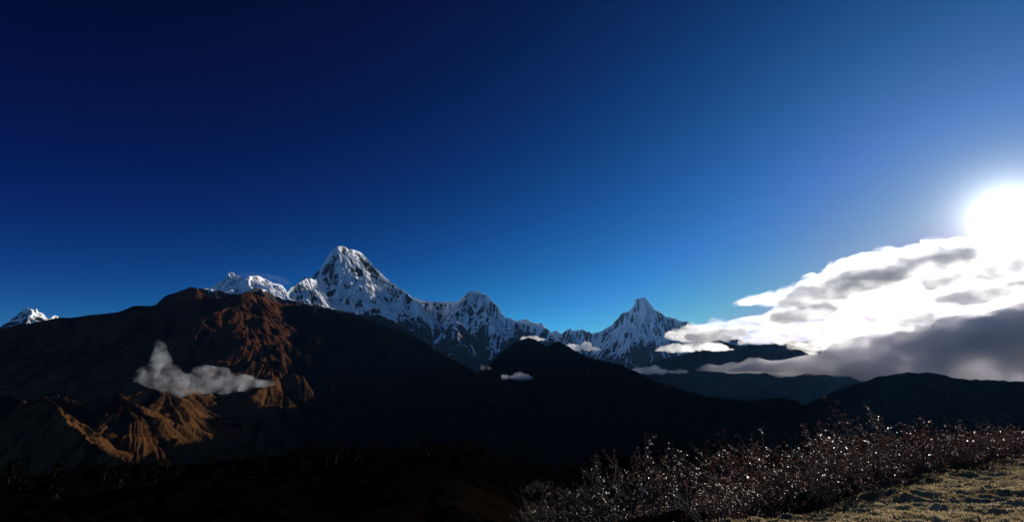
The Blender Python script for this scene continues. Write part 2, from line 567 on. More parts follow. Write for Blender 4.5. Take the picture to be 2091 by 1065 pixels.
hi = massif('snow_mountain',
    [line((800, 600, 17.4), (845, 607, 17.2), (853, 611, 17.1), (865, 613, 17.0), (880, 614, 17.0), (895, 615, 17.0), (910, 615, 16.9), (925, 616, 16.8), (937, 614, 16.7), (942, 608, 16.6), (950, 602, 16.6),
          (955, 596, 16.5), (962, 593, 16.5), (971, 591, 16.5), (980, 595, 16.4), (990, 600, 16.3), (998, 603, 16.2), (1003, 608, 16.1), (1010, 617, 16.0), (1015, 622, 15.9), (1022, 632, 15.8),
          (1030, 641, 15.7), (1035, 646, 15.6), (1045, 648, 15.6), (1055, 655, 15.5), (1062, 657, 15.4), (1075, 660, 15.3), (1090, 663, 15.2), (1105, 664, 15.1), (1115, 669, 15.0), (1125, 677, 14.9), (1140, 692, 14.7), (1160, 715, 14.4))],
    [line((971, 591, 16.5), (985, 620, 15.9), (1000, 650, 15.3), (1018, 680, 14.7), (1035, 715, 14.1)),
     line((942, 608, 16.6), (936, 630, 16.0), (928, 652, 15.4)),
     line((1062, 657, 15.4), (1075, 690, 14.7), (1088, 725, 14.0)),
     line((890, 615, 17.0), (882, 640, 16.3), (868, 668, 15.6), (855, 695, 15.0)),
     line((890, 705, 13.6), (908, 675, 13.9), (922, 660, 14.1), (930, 654, 14.2), (940, 661, 14.1), (955, 673, 14.0), (970, 686, 13.9), (985, 697, 13.8), (1012, 720, 13.6)),
     line((930, 654, 14.2), (936, 680, 13.7), (944, 710, 13.2), (952, 745, 12.7))],
    (790, 1200), 440, (12.0, 19.5), 330, M_snow_low, slope=(1.5, .8, 900.), auto=(360., 1100., 1.0, 1), amp=(110., 900., 150., 90.), seed=5, crisp=.28)
tag(hi, 'lower snow peak with a flat ridge on its left and a dark rock pyramid below', 'mountain', 'structure')

fish = massif('snow_mountain',
    [line((1090, 690, 29.5), (1128, 676, 29.2), (1136, 673, 29.2), (1141, 677, 29.2), (1148, 680, 29.2), (1155, 674, 29.2), (1163, 669, 29.2), (1168, 673, 29.2), (1175, 674, 29.2), (1182, 672, 29.2), (1190, 671, 29.1),
          (1197, 676, 29.1), (1203, 676, 29.0), (1208, 680, 29.0), (1215, 678, 28.9), (1225, 676, 28.7), (1235, 671, 28.4), (1245, 665, 28.1), (1250, 663, 28.0), (1254, 657, 27.9), (1260, 651, 27.8), (1263, 650, 27.7),
          (1266, 643, 27.6), (1272, 638, 27.5), (1281, 636, 27.3), (1287, 633, 27.2), (1292, 627, 27.1), (1295, 623, 27.0), (1297, 613, 27.0), (1300, 608, 27.0), (1305, 609, 27.0), (1310, 608, 27.0), (1314, 606, 27.0),
          (1319, 606, 27.0), (1321, 611, 27.0), (1326, 617, 27.0), (1331, 624, 27.0), (1336, 632, 26.9), (1345, 634, 26.9), (1352, 639, 26.8), (1360, 645, 26.8), (1368, 647, 26.7), (1376, 650, 26.7), (1380, 649, 26.7),
          (1386, 654, 26.6), (1395, 656, 26.6), (1404, 655, 26.5), (1411, 660, 26.5), (1425, 666, 26.4), (1450, 672, 26.2), (1490, 684, 26.0), (1540, 700, 25.5))],
    [line((1317, 608, 27.0), (1320, 630, 26.5), (1317, 652, 26.0), (1309, 680, 25.3), (1298, 708, 24.6), (1285, 735, 23.9)),
     line((1272, 638, 27.5), (1264, 665, 26.8), (1250, 695, 26.0), (1232, 720, 25.3)),
     line((1295, 623, 27.0), (1284, 655, 26.3), (1268, 690, 25.5), (1255, 720, 24.8)),
     line((1336, 632, 26.9), (1350, 662, 26.1), (1358, 690, 25.4), (1365, 720, 24.6)),
     line((1376, 650, 26.7), (1388, 678, 25.9), (1402, 705, 25.1)),
     line((1163, 669, 29.2), (1170, 690, 28.5), (1178, 710, 27.8))],
    (1080, 1560), 500, (21.0, 31.5), 340, M_fish, slope=(1.9, .75, 900.), auto=(450., 1500., .98, 1), amp=(110., 1100., 170., 120.), seed=8, crisp=.28)
tag(fish, 'steep snow peak with a forked notched summit, blue in shade', 'mountain', 'structure')

back = massif('snow_mountain',
    [line((1020, 668, 22), (1055, 654, 22), (1065, 652, 22), (1074, 650, 22), (1080, 654, 22), (1090, 658, 22), (1100, 660, 22), (1108, 658, 22), (1113, 664, 22), (1122, 674, 22), (1140, 690, 22))],
    [], (1010, 1150), 150, (20, 23.5), 100, M_ice, slope=(1.0, .7, 900.), auto=(600., 1200., .8, 0), amp=(60., 900., 40., 130.), seed=12)
tag(back, 'small smooth snow dome just showing behind the right ridge of the lower snow peak', 'mountain', 'structure')

west = massif('snow_mountain',
    [line((-80, 710, 32), (-30, 685, 32), (0, 668, 31.8), (20, 656, 31.4), (32, 646, 31), (40, 638, 30.7), (46, 634, 30.5), (50, 630, 30.2), (56, 626, 30), (60, 630, 30), (66, 631, 30.2), (71, 632, 30.4), (74, 628, 30.6), (80, 636, 31), (88, 640, 31.5),
          (95, 648, 32), (100, 651, 32.2), (106, 646, 32.4), (112, 643, 32.6), (119, 647, 33), (130, 660, 33.2), (160, 690, 33))],
    [(line((58, 627, 30), (61, 645, 29), (63, 670, 28)), .5, 1.3), (line((74, 628, 30.6), (78, 650, 29.6), (82, 675, 28.6)), .5, 1.2)],
    (-100, 200), 260, (26.5, 34), 190, M_west, slope=(1.4, .8, 900.), auto=(700., 1500., .95, 1), amp=(120., 900., 90., 150.), seed=14)
tag(west, 'small far snow peak with sunlit spires at the left end of the range', 'mountain', 'structure')

ice = massif('snow_mountain',
    [line((370, 620, 25), (400, 600, 25), (415, 590, 24.9), (430, 584, 24.8), (440, 580, 24.7), (450, 574, 24.6), (460, 570, 24.5), (464, 563, 24.4), (467, 556, 24.4), (472, 555, 24.4), (478, 556, 24.4), (480, 560, 24.4), (490, 564, 24.2), (500, 567, 23.8), (508, 563, 23.5), (525, 562, 24.2), (535, 565, 24.6),
          (545, 570, 24.8), (555, 575, 25.1), (563, 577, 25.3), (570, 579, 25.5), (578, 583, 25.7), (583, 590, 25.8), (590, 605, 25.8), (600, 625, 25.5))],
    [(line((507, 564, 23.5), (509, 585, 22.6), (510, 610, 21.8)), .45, 1.2), (line((545, 570, 24.8), (552, 590, 23.6), (555, 610, 22.8)), .5, 1), line((467, 556, 24.4), (462, 585, 23.2))],
    (350, 640), 300, (20.5, 27), 220, M_ice, slope=(1.2, .7, 900.), auto=(600., 1500., .85, 1), amp=(130., 800., 70., 150.), seed=17)
tag(ice, 'icy white ridge with a square block summit, snow blowing off its crest', 'mountain', 'structure')

rocky = massif('rocky_hill',
    [line((370, 610, 11), (395, 592, 11), (410, 587, 11), (430, 589, 11), (455, 594, 11), (470, 600, 11), (495, 596, 11), (515, 589, 11.2), (530, 588, 11.5), (545, 592, 11.8), (560, 602, 12), (600, 612, 12), (640, 622, 12), (700, 634, 12), (745, 641, 12), (775, 641, 11.8), (800, 653, 11.5), (840, 678, 11), (880, 703, 10.6))],
    [line((430, 589, 11), (440, 610, 10.3), (445, 640, 9.6)), line((530, 588, 11.5), (535, 615, 10.6))],
    (350, 900), 420, (9, 13.5), 200, None, slope=(1.2, .7, 500.), auto=(350., 800., .8, 1), amp=(70., 500., 40., 90.), seed=21, warp=30)
rocky.data.materials.append(snow_rock('rock_with_snow_bits', 2350., thr=.62, rock=((.02, .016, .014), (.05, .04, .034)), low=(.03, .02, .014), nscale=2.5))
tag(rocky, 'dark rocky ridge dusted with scraps of snow between the brown hill and the snow peaks', 'hill', 'structure')

brown = massif('brown_hill',
    [line((-160, 700, 9.6), (-120, 696, 9.6), (-40, 682, 9.6), (0, 673, 9.5), (40, 664, 9.4), (100, 652, 9.3), (125, 647, 9.2), (160, 645, 9.1), (200, 640, 9.0), (225, 638, 8.95), (240, 637, 8.9), (262, 629, 8.85), (272, 624, 8.8), (300, 624, 8.7), (318, 622, 8.6), (330, 611, 8.55), (342, 600, 8.5),
          (360, 596, 8.45), (372, 591, 8.4), (390, 585, 8.4), (402, 587, 8.3), (412, 596, 8.3), (430, 606, 8.2), (450, 609, 8.1), (470, 607, 8.0), (490, 601, 7.9), (505, 597, 8.0), (520, 599, 8.3), (540, 608, 8.7), (570, 616, 9.1), (600, 620, 9.4), (640, 628, 9.5), (680, 636, 9.5), (720, 650, 9.4))],
    [(line((490, 601, 7.9), (455, 628, 7.5), (415, 652, 7.1), (402, 688, 6.7), (385, 722, 6.3), (372, 748, 6.0), (330, 776, 5.6), (280, 800, 5.3), (235, 815, 5.1)), .60, 1.7, 0),
     (line((-220, 825, 7.0), (-60, 825, 6.0), (40, 822, 5.3), (90, 812, 4.8), (114, 807, 4.5), (140, 815, 4.5), (157, 824, 4.55), (200, 863, 4.75), (250, 913, 5.0), (280, 940, 5.1)), 1.1, .65),
     (line((-220, 798, 4.6), (-60, 802, 4.35), (20, 805, 4.15), (100, 813, 3.95), (122, 830, 3.85), (139, 863, 3.7), (180, 893, 3.55), (221, 916, 3.4), (300, 950, 3.1)), 1.3, 1.3),
     (line((240, 800, 4.5), (330, 838, 4.75), (430, 872, 5.0), (520, 900, 5.2), (600, 930, 5.4)), 1.1, .6, 0),
     (line((330, 772, 5.0), (430, 796, 5.35), (520, 826, 5.7), (600, 866, 6.0)), 1.1, .6, 0)],
    (-180, 900), 860, (2.6, 11), 480, M_brown, slope=(.95, .6, 500.), auto=(280., 650., .62, 1), amp=(40., 500., 24., 40.), seed=23, warp=30, crisp=.2, ribs=(38., 420., 3.2, 110., 700., 7.), dip=(560, 760, 800.))
tag(brown, 'broad brown hill with sunlit rust coloured slopes below the snow peaks', 'hill', 'structure')

ridge = massif('scrub_hill',
    [line((520, 660, 9.4), (560, 630, 9.2), (600, 620, 9.0), (640, 628, 8.8), (680, 634, 8.5),
          (715, 641, 8.2), (760, 655, 7.9), (800, 668, 7.6), (840, 684, 7.3), (870, 698, 7.0), (900, 716, 6.7), (940, 740, 6.4), (970, 760, 6.1), (1000, 776, 5.8), (1040, 800, 5.5), (1080, 826, 5.2), (1120, 850, 4.9), (1160, 872, 4.6), (1200, 895, 4.3))],
    [(line((640, 628, 8.8), (632, 680, 7.1), (626, 730, 6.4), (624, 790, 6.0), (622, 850, 5.7), (616, 905, 5.4)), .62, 1.5, 0),
     line((800, 668, 7.6), (810, 740, 6.6), (815, 820, 5.6), (810, 900, 4.8)),
     line((940, 740, 6.4), (960, 800, 5.6), (970, 870, 4.9))],
    (480, 1260), 620, (3.6, 10.2), 300, M_scrub, slope=(.75, .55, 500.), auto=(300., 500., .6, 0), amp=(30., 400., 12., 60.), seed=24, warp=35, crisp=.3, ribs=(38., 400., 4., 110., 600., 7.))
tag(ridge, 'long dark scrub covered ridge falling to the right in front of the snow peaks', 'hill', 'structure')

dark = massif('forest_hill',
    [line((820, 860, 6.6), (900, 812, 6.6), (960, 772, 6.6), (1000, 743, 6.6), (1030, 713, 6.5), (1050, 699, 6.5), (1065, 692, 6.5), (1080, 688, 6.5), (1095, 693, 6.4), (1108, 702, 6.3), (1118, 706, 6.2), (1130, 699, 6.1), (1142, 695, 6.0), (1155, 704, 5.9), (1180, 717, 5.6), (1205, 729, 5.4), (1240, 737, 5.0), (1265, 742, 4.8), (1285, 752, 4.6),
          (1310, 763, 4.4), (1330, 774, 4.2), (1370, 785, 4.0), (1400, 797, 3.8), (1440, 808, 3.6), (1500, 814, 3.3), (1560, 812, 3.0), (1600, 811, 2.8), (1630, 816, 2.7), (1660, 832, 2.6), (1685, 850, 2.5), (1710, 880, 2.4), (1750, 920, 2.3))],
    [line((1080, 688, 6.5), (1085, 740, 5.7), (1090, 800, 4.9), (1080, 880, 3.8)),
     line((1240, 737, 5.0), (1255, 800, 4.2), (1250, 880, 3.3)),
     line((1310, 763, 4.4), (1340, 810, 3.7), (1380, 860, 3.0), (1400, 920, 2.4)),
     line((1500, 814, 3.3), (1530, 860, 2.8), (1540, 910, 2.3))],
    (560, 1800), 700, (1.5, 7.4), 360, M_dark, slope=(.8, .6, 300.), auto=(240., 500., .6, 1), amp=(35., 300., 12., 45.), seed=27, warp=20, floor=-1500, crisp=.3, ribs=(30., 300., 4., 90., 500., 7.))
tag(dark, 'dark forested hill with two rounded tops running down to the right', 'hill', 'structure')

far = massif('distant_hill',
    [line((1250, 760, 19), (1330, 738, 19.5), (1380, 726, 20), (1420, 716, 20), (1450, 706, 20), (1480, 698, 20), (1500, 701, 20), (1520, 706, 20), (1535, 699, 20), (1548, 703, 20), (1560, 701, 20), (1580, 698, 20), (1600, 699, 20), (1612, 694, 20), (1630, 695, 20), (1648, 694, 20), (1662, 699, 20), (1678, 706, 20), (1695, 716, 20), (1720, 732, 19.6), (1780, 755, 19), (1860, 775, 18.5))],
    [line((1330, 738, 19.5), (1420, 738, 17.8), (1480, 742, 16.8), (1540, 752, 16)), line((1600, 699, 20), (1640, 740, 17.5), (1680, 780, 15))],
    (1220, 1900), 400, (12.5, 22.5), 220, M_far, slope=(.9, .55, 800.), auto=(700., 1500., .6, 1), amp=(90., 900., 45., 160.), seed=31)
tag(far, 'blue distant ridge in shade under the bright cloud bank', 'hill', 'structure')

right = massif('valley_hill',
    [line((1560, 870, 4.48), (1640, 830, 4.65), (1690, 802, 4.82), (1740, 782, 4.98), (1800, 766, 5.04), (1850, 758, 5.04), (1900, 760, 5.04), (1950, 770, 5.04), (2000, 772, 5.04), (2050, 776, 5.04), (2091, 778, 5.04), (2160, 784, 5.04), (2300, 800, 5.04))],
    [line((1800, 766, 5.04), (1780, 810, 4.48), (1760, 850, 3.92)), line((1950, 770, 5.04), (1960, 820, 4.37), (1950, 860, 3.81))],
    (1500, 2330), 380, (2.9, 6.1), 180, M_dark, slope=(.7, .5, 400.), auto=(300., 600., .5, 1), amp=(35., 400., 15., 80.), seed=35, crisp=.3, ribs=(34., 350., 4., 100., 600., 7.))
tag(right, 'low navy hill under the dark fog on the right', 'hill', 'structure')

# ------------------------------------------------------------------ valley floor, one sheet to the horizon
R = np.concatenate([[1500.], np.geomspace(1800., 150000., 60)])
T = np.linspace(0, 2 * math.pi, 181)
X = R[:, None] * np.sin(T)[None]; Y = R[:, None] * np.cos(T)[None]
Z = -1750 + 90 * fbm(X / 6000, Y / 6000, 4, 77)
ground = grid_mesh('valley_ground', X, Y, Z, M_far, {'flute': np.full(X.shape, .55)})
tag(ground, 'dark valley floor between the hills', 'ground', 'structure')

# ------------------------------------------------------------------ the near hillside
EN = np.array([-.547, .837])


def edge(x, y):
    return x * EN[0] + y * EN[1] - 4.25


def near_z(x, y):
    """ground of the viewpoint hill, 0 at the feet"""
    r = np.hypot(x, y)
    e = edge(x, y) + 1.2 * fbm(x / 7, y / 7, 3, 91) * np.clip(r / 10, 0, 1)
    ep = np.where(e > 0, e, 0)
    lf = sstep(.15, -.15, x / (np.abs(y) + 1e-3))
    lin = (.30 - .13 * lf) * np.minimum(ep, 28) + (.155 - .045 * lf) * np.maximum(ep - 28, 0)
    drop = lin * (1 - np.exp(-ep / 3.0))
    z = -drop + np.where(e < 0, .02 * np.minimum(-e, 30), 0) + .024 * np.clip(x - 3.5, 0, 14) * sstep(40, 15, r)
    z = z + np.clip(r / 120, 0, 1) * 5 * fbm(x / 70, y / 70, 4, 92) + np.clip(r / 30, 0, 1) * .5 * fbm(x / 12, y / 12, 3, 93)
    z = z - .75 * np.maximum(r - 330, 0) * sstep(330, 520, r)
    return z


def turf(x, y):
    """hummocks, terracettes and clods of the cropped turf"""
    a = .10 * fbm(x / 1.9, y / 1.3, 3, 101)
    b = ridged(x / .9 + .4 * fbm(x / 1.5, y / 1.5, 2, 105), y / .55, 4, 102)
    c = pn(x / .33, y / .33, 103)
    k = sstep(.1, .6, fbm(x / 2.6, y / 2.0, 2, 104))
    d = ridged(x / .24, y / .17, 3, 107)
    return .8 * a + .04 * (d - .5) + .17 * (b - .5) * (.35 + .65 * k) + .03 * c + .012 * pn(x / .1, y / .1, 106)


M_turf = new_mat('turf'); g = G(M_turf)
pos = g.n('ShaderNodeNewGeometry').outputs['Position']
n1 = g.noise(pos, 1.1, 6, .6); n2 = g.noise(pos, 9., 5, .65); n3 = g.noise(pos, 45., 3, .6)
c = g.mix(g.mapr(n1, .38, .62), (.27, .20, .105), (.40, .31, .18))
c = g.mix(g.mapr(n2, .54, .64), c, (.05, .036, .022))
c = g.mix(g.mapr(g.attr('away'), -.6, 1.5), c, (.005, .0038, .0028))  # beyond the edge the ground's shade is painted in as near black
g.put(g.out.inputs[0], g.bsdf(c, .95, .0, g.bump(g.math('ADD', n2, n3), .8, .05)).outputs[0])

az = np.radians(np.linspace(-12, 62, 760)); rr = np.geomspace(1.2, 60, 620)
X = rr[:, None] * np.sin(az)[None]; Y = rr[:, None] * np.cos(az)[None]
W = sstep(-12, -5, np.degrees(az))[None] * sstep(62, 55, np.degrees(az))[None] * sstep(60, 45, rr)[:, None]
Z = near_z(X, Y) + turf(X, Y) * np.clip(1.3 - rr[:, None] / 60, .3, 1) - .8 * (1 - W)
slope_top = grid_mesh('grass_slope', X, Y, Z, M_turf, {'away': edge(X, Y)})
tag(slope_top, 'sunlit yellow turf slope with dark hummocks at the bottom right', 'slope', 'structure')

M_floor = new_mat('scrub_floor'); g = G(M_floor)
pos = g.n('ShaderNodeNewGeometry').outputs['Position']
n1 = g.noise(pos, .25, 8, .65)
g.put(g.out.inputs[0], g.bsdf(g.mix(g.mapr(n1, .35, .65), (.0014, .0011, .0008), (.003, .0022, .0015)), .95, .0, g.bump(n1, .9, 1.5)).outputs[0])  # albedo far below real soil: the hillside's shade is in the colour
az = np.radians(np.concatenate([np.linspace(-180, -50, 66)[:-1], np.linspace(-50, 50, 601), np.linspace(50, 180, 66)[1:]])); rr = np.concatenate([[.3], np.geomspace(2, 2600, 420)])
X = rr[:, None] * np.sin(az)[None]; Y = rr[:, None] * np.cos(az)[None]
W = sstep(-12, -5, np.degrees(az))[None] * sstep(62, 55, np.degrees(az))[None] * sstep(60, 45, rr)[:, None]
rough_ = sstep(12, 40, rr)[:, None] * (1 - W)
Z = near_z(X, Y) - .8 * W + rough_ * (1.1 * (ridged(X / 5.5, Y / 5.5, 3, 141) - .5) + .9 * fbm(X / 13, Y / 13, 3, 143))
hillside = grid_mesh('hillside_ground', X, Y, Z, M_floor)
tag(hillside, 'dark scrub covered hillside falling away below the viewpoint', 'hillside', 'structure')

# cropped dry grass on the turf
M_grass = new_mat('dry_grass_blades'); g = G(M_grass)
oi = g.n('ShaderNodeNewGeometry')
n1 = g.noise(oi.outputs['Position'], 2.5, 4, .6)
c = g.mix(g.mapr(n1, .35, .65), (.34, .255, .12), (.56, .44, .25))
dif = g.n('ShaderNodeBsdfDiffuse'); g.put(dif.inputs[0], c)
trn = g.n('ShaderNodeBsdfTranslucent'); g.put(trn.inputs[0], c)
ms = g.n('ShaderNodeMixShader'); ms.inputs[0].default_value = .5
g.put(ms.inputs[1], dif.outputs[0]); g.put(ms.inputs[2], trn.outputs[0]); g.put(g.out.inputs[0], ms.outputs[0])
nb = 240000
ra = np.radians(RNG.uniform(16, 50, nb)); rd = np.exp(RNG.uniform(math.log(5), math.log(26), nb))
bx = rd * np.sin(ra); by = rd * np.cos(ra)
keep = (edge(bx, by) < .9) & (fbm(bx / .8, by / .8, 3, 131) + RNG.uniform(-.5, .5, nb) > -.25)
bx, by = bx[keep], by[keep]; nb = len(bx)
bz = near_z(bx, by) + turf(bx, by) * np.clip(1.3 - np.hypot(bx, by) / 60, .3, 1) - .005
hgt = RNG.uniform(.012, .038, nb) * (1 + .6 * fbm(bx / 1.2, by / 1.2, 2, 132)); th = RNG.uniform(0, 2 * np.pi, nb); wd = RNG.uniform(.004, .009, nb)
lean = RNG.normal(0, .5, (nb, 2)) * hgt[:, None]
b0 = np.stack([bx - np.cos(th) * wd, by - np.sin(th) * wd, bz], -1); b1 = np.stack([bx + np.cos(th) * wd, by + np.sin(th) * wd, bz], -1)
b2 = np.stack([bx + lean[:, 0], by + lean[:, 1], bz + hgt], -1)
V = np.stack([b0, b1, b2], 1).reshape(-1, 3)
grass = raw_mesh('grass', V, np.arange(nb * 3).reshape(-1, 3), M_grass)
tag(grass, 'short dry yellow grass on the turf slope', 'grass', 'stuff')

# ------------------------------------------------------------------ shrubs and trees
def leaf_mat(name, top, under, spec=.5, rough=.28, trans=.35, pale=None):
    m = new_mat(name); g = G(m)
    geo = g.n('ShaderNodeNewGeometry')
    rnd = geo.outputs['Random Per Island']
    c = g.mix(rnd, top, under)
    if pale:
        c = g.ramp(rnd, (.0, top), (.70, top), (.74, under), (.92, under), (.95, pale))  # a few pale leaves paint the white sun glints into the colour
    b = g.bsdf(c, rough, spec)
    t = g.n('ShaderNodeBsdfTranslucent'); g.put(t.inputs[0], c if pale else g.mix(rnd, under, top))
    x = g.n('ShaderNodeMixShader'); x.inputs[0].default_value = trans
    g.put(x.inputs[1], b.outputs[0]); g.put(x.inputs[2], t.outputs[0]); g.put(g.out.inputs[0], x.outputs[0])
    return m


def bark_mat(name, a, b):
    m = new_mat(name); g = G(m)
    tcn = g.n('ShaderNodeTexCoord').outputs['Object']
    n = g.noise(tcn, 9., 5, .6)
    g.put(g.out.inputs[0], g.bsdf(g.mix(g.mapr(n, .35, .65), a, b), .85, .2, g.bump(n, .5, .02)).outputs[0])
    return m


M_leaf = leaf_mat('rust_leaf', (.022, .012, .008), (.20, .085, .055), .3, .38, .3, (.5, .40, .34))
M_leaf_d = leaf_mat('shaded_evergreen_leaf', (.004, .005, .003), (.010, .008, .004), .02, .8, .05)  # shade of the left trees put into a near-black leaf colour
M_leaf_m = leaf_mat('shaded_rust_leaf', (.010, .007, .005), (.09, .04, .026), .2, .4, .25, (.30, .25, .21))  # darker copy of the rust leaf, dimness of the lower slope painted in
M_bark = bark_mat('shrub_bark', (.04, .028, .02), (.09, .06, .045))
M_bark_shade = bark_mat('shaded_bark', (.005, .004, .0035), (.012, .010, .008))  # pale trunks coloured near black to put them in shade


def tube(pts, rad, V, Fc, k=5):
    pts = np.array(pts); base = len(V)
    for i, p in enumerate(pts):
        d = pts[min(i + 1, len(pts) - 1)] - pts[max(i - 1, 0)]
        d = d / (np.linalg.norm(d) + 1e-9)
        a = np.cross(d, [.3, .9, .1]); a /= np.linalg.norm(a) + 1e-9
        b = np.cross(d, a)
        for q in range(k):
            t = 2 * math.pi * q / k
            V.append(p + (a * math.cos(t) + b * math.sin(t)) * rad[i])
    for i in range(len(pts) - 1):
        for q in range(k):
            Fc.append((base + i * k + q, base + i * k + (q + 1) % k, base + (i + 1) * k + (q + 1) % k, base + (i + 1) * k + q))


def branch(rng, p, d, ln, rad, lvl, V, Fc, tips, up=.25, spread=.75):
    n = 5
    pts = [p]; rads = [rad]
    for i in range(n):
        d = d + rng.normal(0, .22, 3) + np.array([0, 0, up * .3]); d /= np.linalg.norm(d)
        p = p + d * ln / n
        pts.append(p); rads.append(rad * (1 - .55 * (i + 1) / n))
    tube(pts, rads, V, Fc, 5 if rad > .02 else 3)
    if lvl == 0:
        tips.append((p, d)); tips.append((pts[3], d))
        return
    for j in range(rng.integers(3, 5)):
        q = pts[rng.integers(2, n + 1)]
        e = d + rng.normal(0, spread, 3); e[2] += up; e /= np.linalg.norm(e)
        branch(rng, q, e, ln * rng.uniform(.5, .8), rad * .5, lvl - 1, V, Fc, tips, up, spread)


def plant_meshes(name, seed, h, stems, lean, lvl, leaf_len, per, bark, leafm, tree=False, density=1.0):
    rng = np.random.default_rng(seed)
    V, Fc, tips = [], [], []
    for i in range(stems):
        a = rng.uniform(0, 2 * math.pi)
        d = np.array([math.cos(a) * lean, math.sin(a) * lean, 1.0]); d /= np.linalg.norm(d)
        if tree:
            pts = [np.array([0., 0., -.3])]; rads = [.035 * h]
            for k in range(7):
                d = d + rng.normal(0, .09, 3); d[2] = abs(d[2]); d /= np.linalg.norm(d)
                pts.append(pts[-1] + d * h / 8.0); rads.append(.035 * h * (1 - (k + 1) / 8.5))
            tube(pts, rads, V, Fc, 6)
            for k in range(2, 8):
                for j in range(rng.integers(2, 4)):
                    a2 = rng.uniform(0, 2 * math.pi); e = np.array([math.cos(a2), math.sin(a2), rng.uniform(-.05, .5)])
                    branch(rng, pts[k], e, h * rng.uniform(.12, .26) * (1.15 - k / 11), rads[k] * .5, lvl, V, Fc, tips, .12, .6)
        else:
            branch(rng, np.array([math.cos(a) * .12, math.sin(a) * .12, -.2]), d, h * rng.uniform(.4, .6), .03 * h / 2.5, lvl, V, Fc, tips)
    Vb = np.array(V); Fb = np.array(Fc)
    LV, LF = [], []
    for p, d in tips:
        if rng.random() > density: continue
        a = np.cross(d, [.2, .5, .84]); a /= np.linalg.norm(a) + 1e-9; b = np.cross(d, a)
        for k in range(per):
            t = 2 * math.pi * (k + rng.uniform(-.3, .3)) / per
            o = (a * math.cos(t) + b * math.sin(t)); u = o * rng.uniform(.7, 1) + d * rng.uniform(-.5, .7); u /= np.linalg.norm(u)
            sd_ = np.cross(u, d + rng.normal(0, .3, 3)); sd_ /= np.linalg.norm(sd_) + 1e-9
            ll = leaf_len * rng.uniform(.65, 1.2); ww = ll * .17; q = p + rng.normal(0, .03, 3)
            i0 = len(LV)
            LV += [q, q + u * ll * .5 + sd_ * ww, q + u * ll - np.array([0, 0, ll * .12]), q + u * ll * .5 - sd_ * ww]
            LF.append((i0, i0 + 1, i0 + 2, i0 + 3))
    bm_ = raw_mesh('branches', Vb, Fb, bark, smooth=True, link=False).data
    lf_ = raw_mesh('leaves', np.array(LV), np.array(LF), leafm, link=False).data
    return bm_, lf_


for o in list(bpy.data.objects):
    if o.users == 0: bpy.data.objects.remove(o)


def plant(kind, meshes, x, y, scale, rz, label, cat, group, z=None, names=('branches', 'leaves')):
    e = bpy.data.objects.new(kind, None); COL.objects.link(e)
    e.location = (x, y, float(near_z(np.array([x]), np.array([y]))[0]) if z is None else z); e.rotation_euler = (0, 0, rz); e.scale = (scale,) * 3
    e.empty_display_size = .2
    tag(e, label, cat, None, group)
    for nm, me in zip(names, meshes):
        c = bpy.data.objects.new(nm, me); COL.objects.link(c); c.parent = e
    return e


VAR = [plant_meshes('shrub', 200 + i, 2.7, 6, .75, 2, .12, 9, M_bark, M_leaf) for i in range(6)]
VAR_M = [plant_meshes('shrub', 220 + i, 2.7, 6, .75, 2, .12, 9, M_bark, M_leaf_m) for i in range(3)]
VAR_T = [plant_meshes('tree', 240 + i, 6.0, 1, .12, 1, .42, 12, M_bark_shade, M_leaf_d, True, 1.0) for i in range(5)]


def at(px, r):
    hx, hy, _ = ray(px, 900.)
    return hx * r, hy * r


rs = random.Random(5)
# scattered over the slope behind the turf
spots = []
tries = 0
while len(spots) < 235 and tries < 20000:
    tries += 1
    px = rs.uniform(1080, 2130); r = math.exp(rs.uniform(math.log(13), math.log(135)))
    x, y = at(px, r)
    e = float(edge(np.array([x]), np.array([y]))[0])
    if e < .7: continue
    if px < 1300 and r < 26 and rs.random() < .6: continue
    if any((x - a) ** 2 + (y - b) ** 2 < (1.1 + .008 * r) ** 2 for a, b, _, _ in spots): continue
    spots.append((x, y, px, r))
for x, y, px, r in spots:
    e = float(edge(np.array([x]), np.array([y]))[0])
    s_ = rs.uniform(.62, 1.02) * (.55 + .45 * min(e / 6., 1.)) * (.75 + .25 * min(max((px - 1100) / 350., 0.), 1.))
    if px > 1650: lab, grp = 'rust leaved shrub glinting on the slope just behind the sunlit turf', 'shrubs behind the turf slope'
    elif px > 1380: lab, grp = 'dark shrub with scattered white glints below the end of the turf slope', 'shrubs below the turf slope'
    else: lab, grp = 'dim shrub low on the dark hillside near the bottom middle', 'shrubs on the dark hillside'
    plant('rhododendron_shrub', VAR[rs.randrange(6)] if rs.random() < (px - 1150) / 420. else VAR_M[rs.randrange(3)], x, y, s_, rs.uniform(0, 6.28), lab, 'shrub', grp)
# low ones right along the edge of the turf
n_ = tries = 0
while n_ < 45 and tries < 4000:
    tries += 1
    px = rs.uniform(1420, 2110); r = rs.uniform(8, 24)
    x, y = at(px, r)
    e = float(edge(np.array([x]), np.array([y]))[0])
    if not .7 < e < 2.4 or any((x - a) ** 2 + (y - b) ** 2 < .5 for a, b, _, _ in spots): continue
    spots.append((x, y, px, r)); n_ += 1
    plant('rhododendron_shrub', VAR[rs.randrange(6)], x, y, rs.uniform(.26, .42), rs.uniform(0, 6.28), 'low shrub growing right at the dark edge of the sunlit turf', 'shrub', 'low shrubs along the turf edge')
# single ones that stand out
for px, r, s_, lab in ((1792, 27, 1.5, 'tall leafy shrub with a high rounded crown standing above the others'), (1738, 31, 1.35, 'shrub with a dense round crown left of the tallest shrub'),
                       (2003, 36, 1.2, 'thin shrub whose bare top sticks up above the shrub line on the right')):
    x, y = at(px, r)
    plant('rhododendron_shrub', VAR[rs.randrange(6)], x, y, s_, rs.uniform(0, 6.28), lab, 'shrub', None)
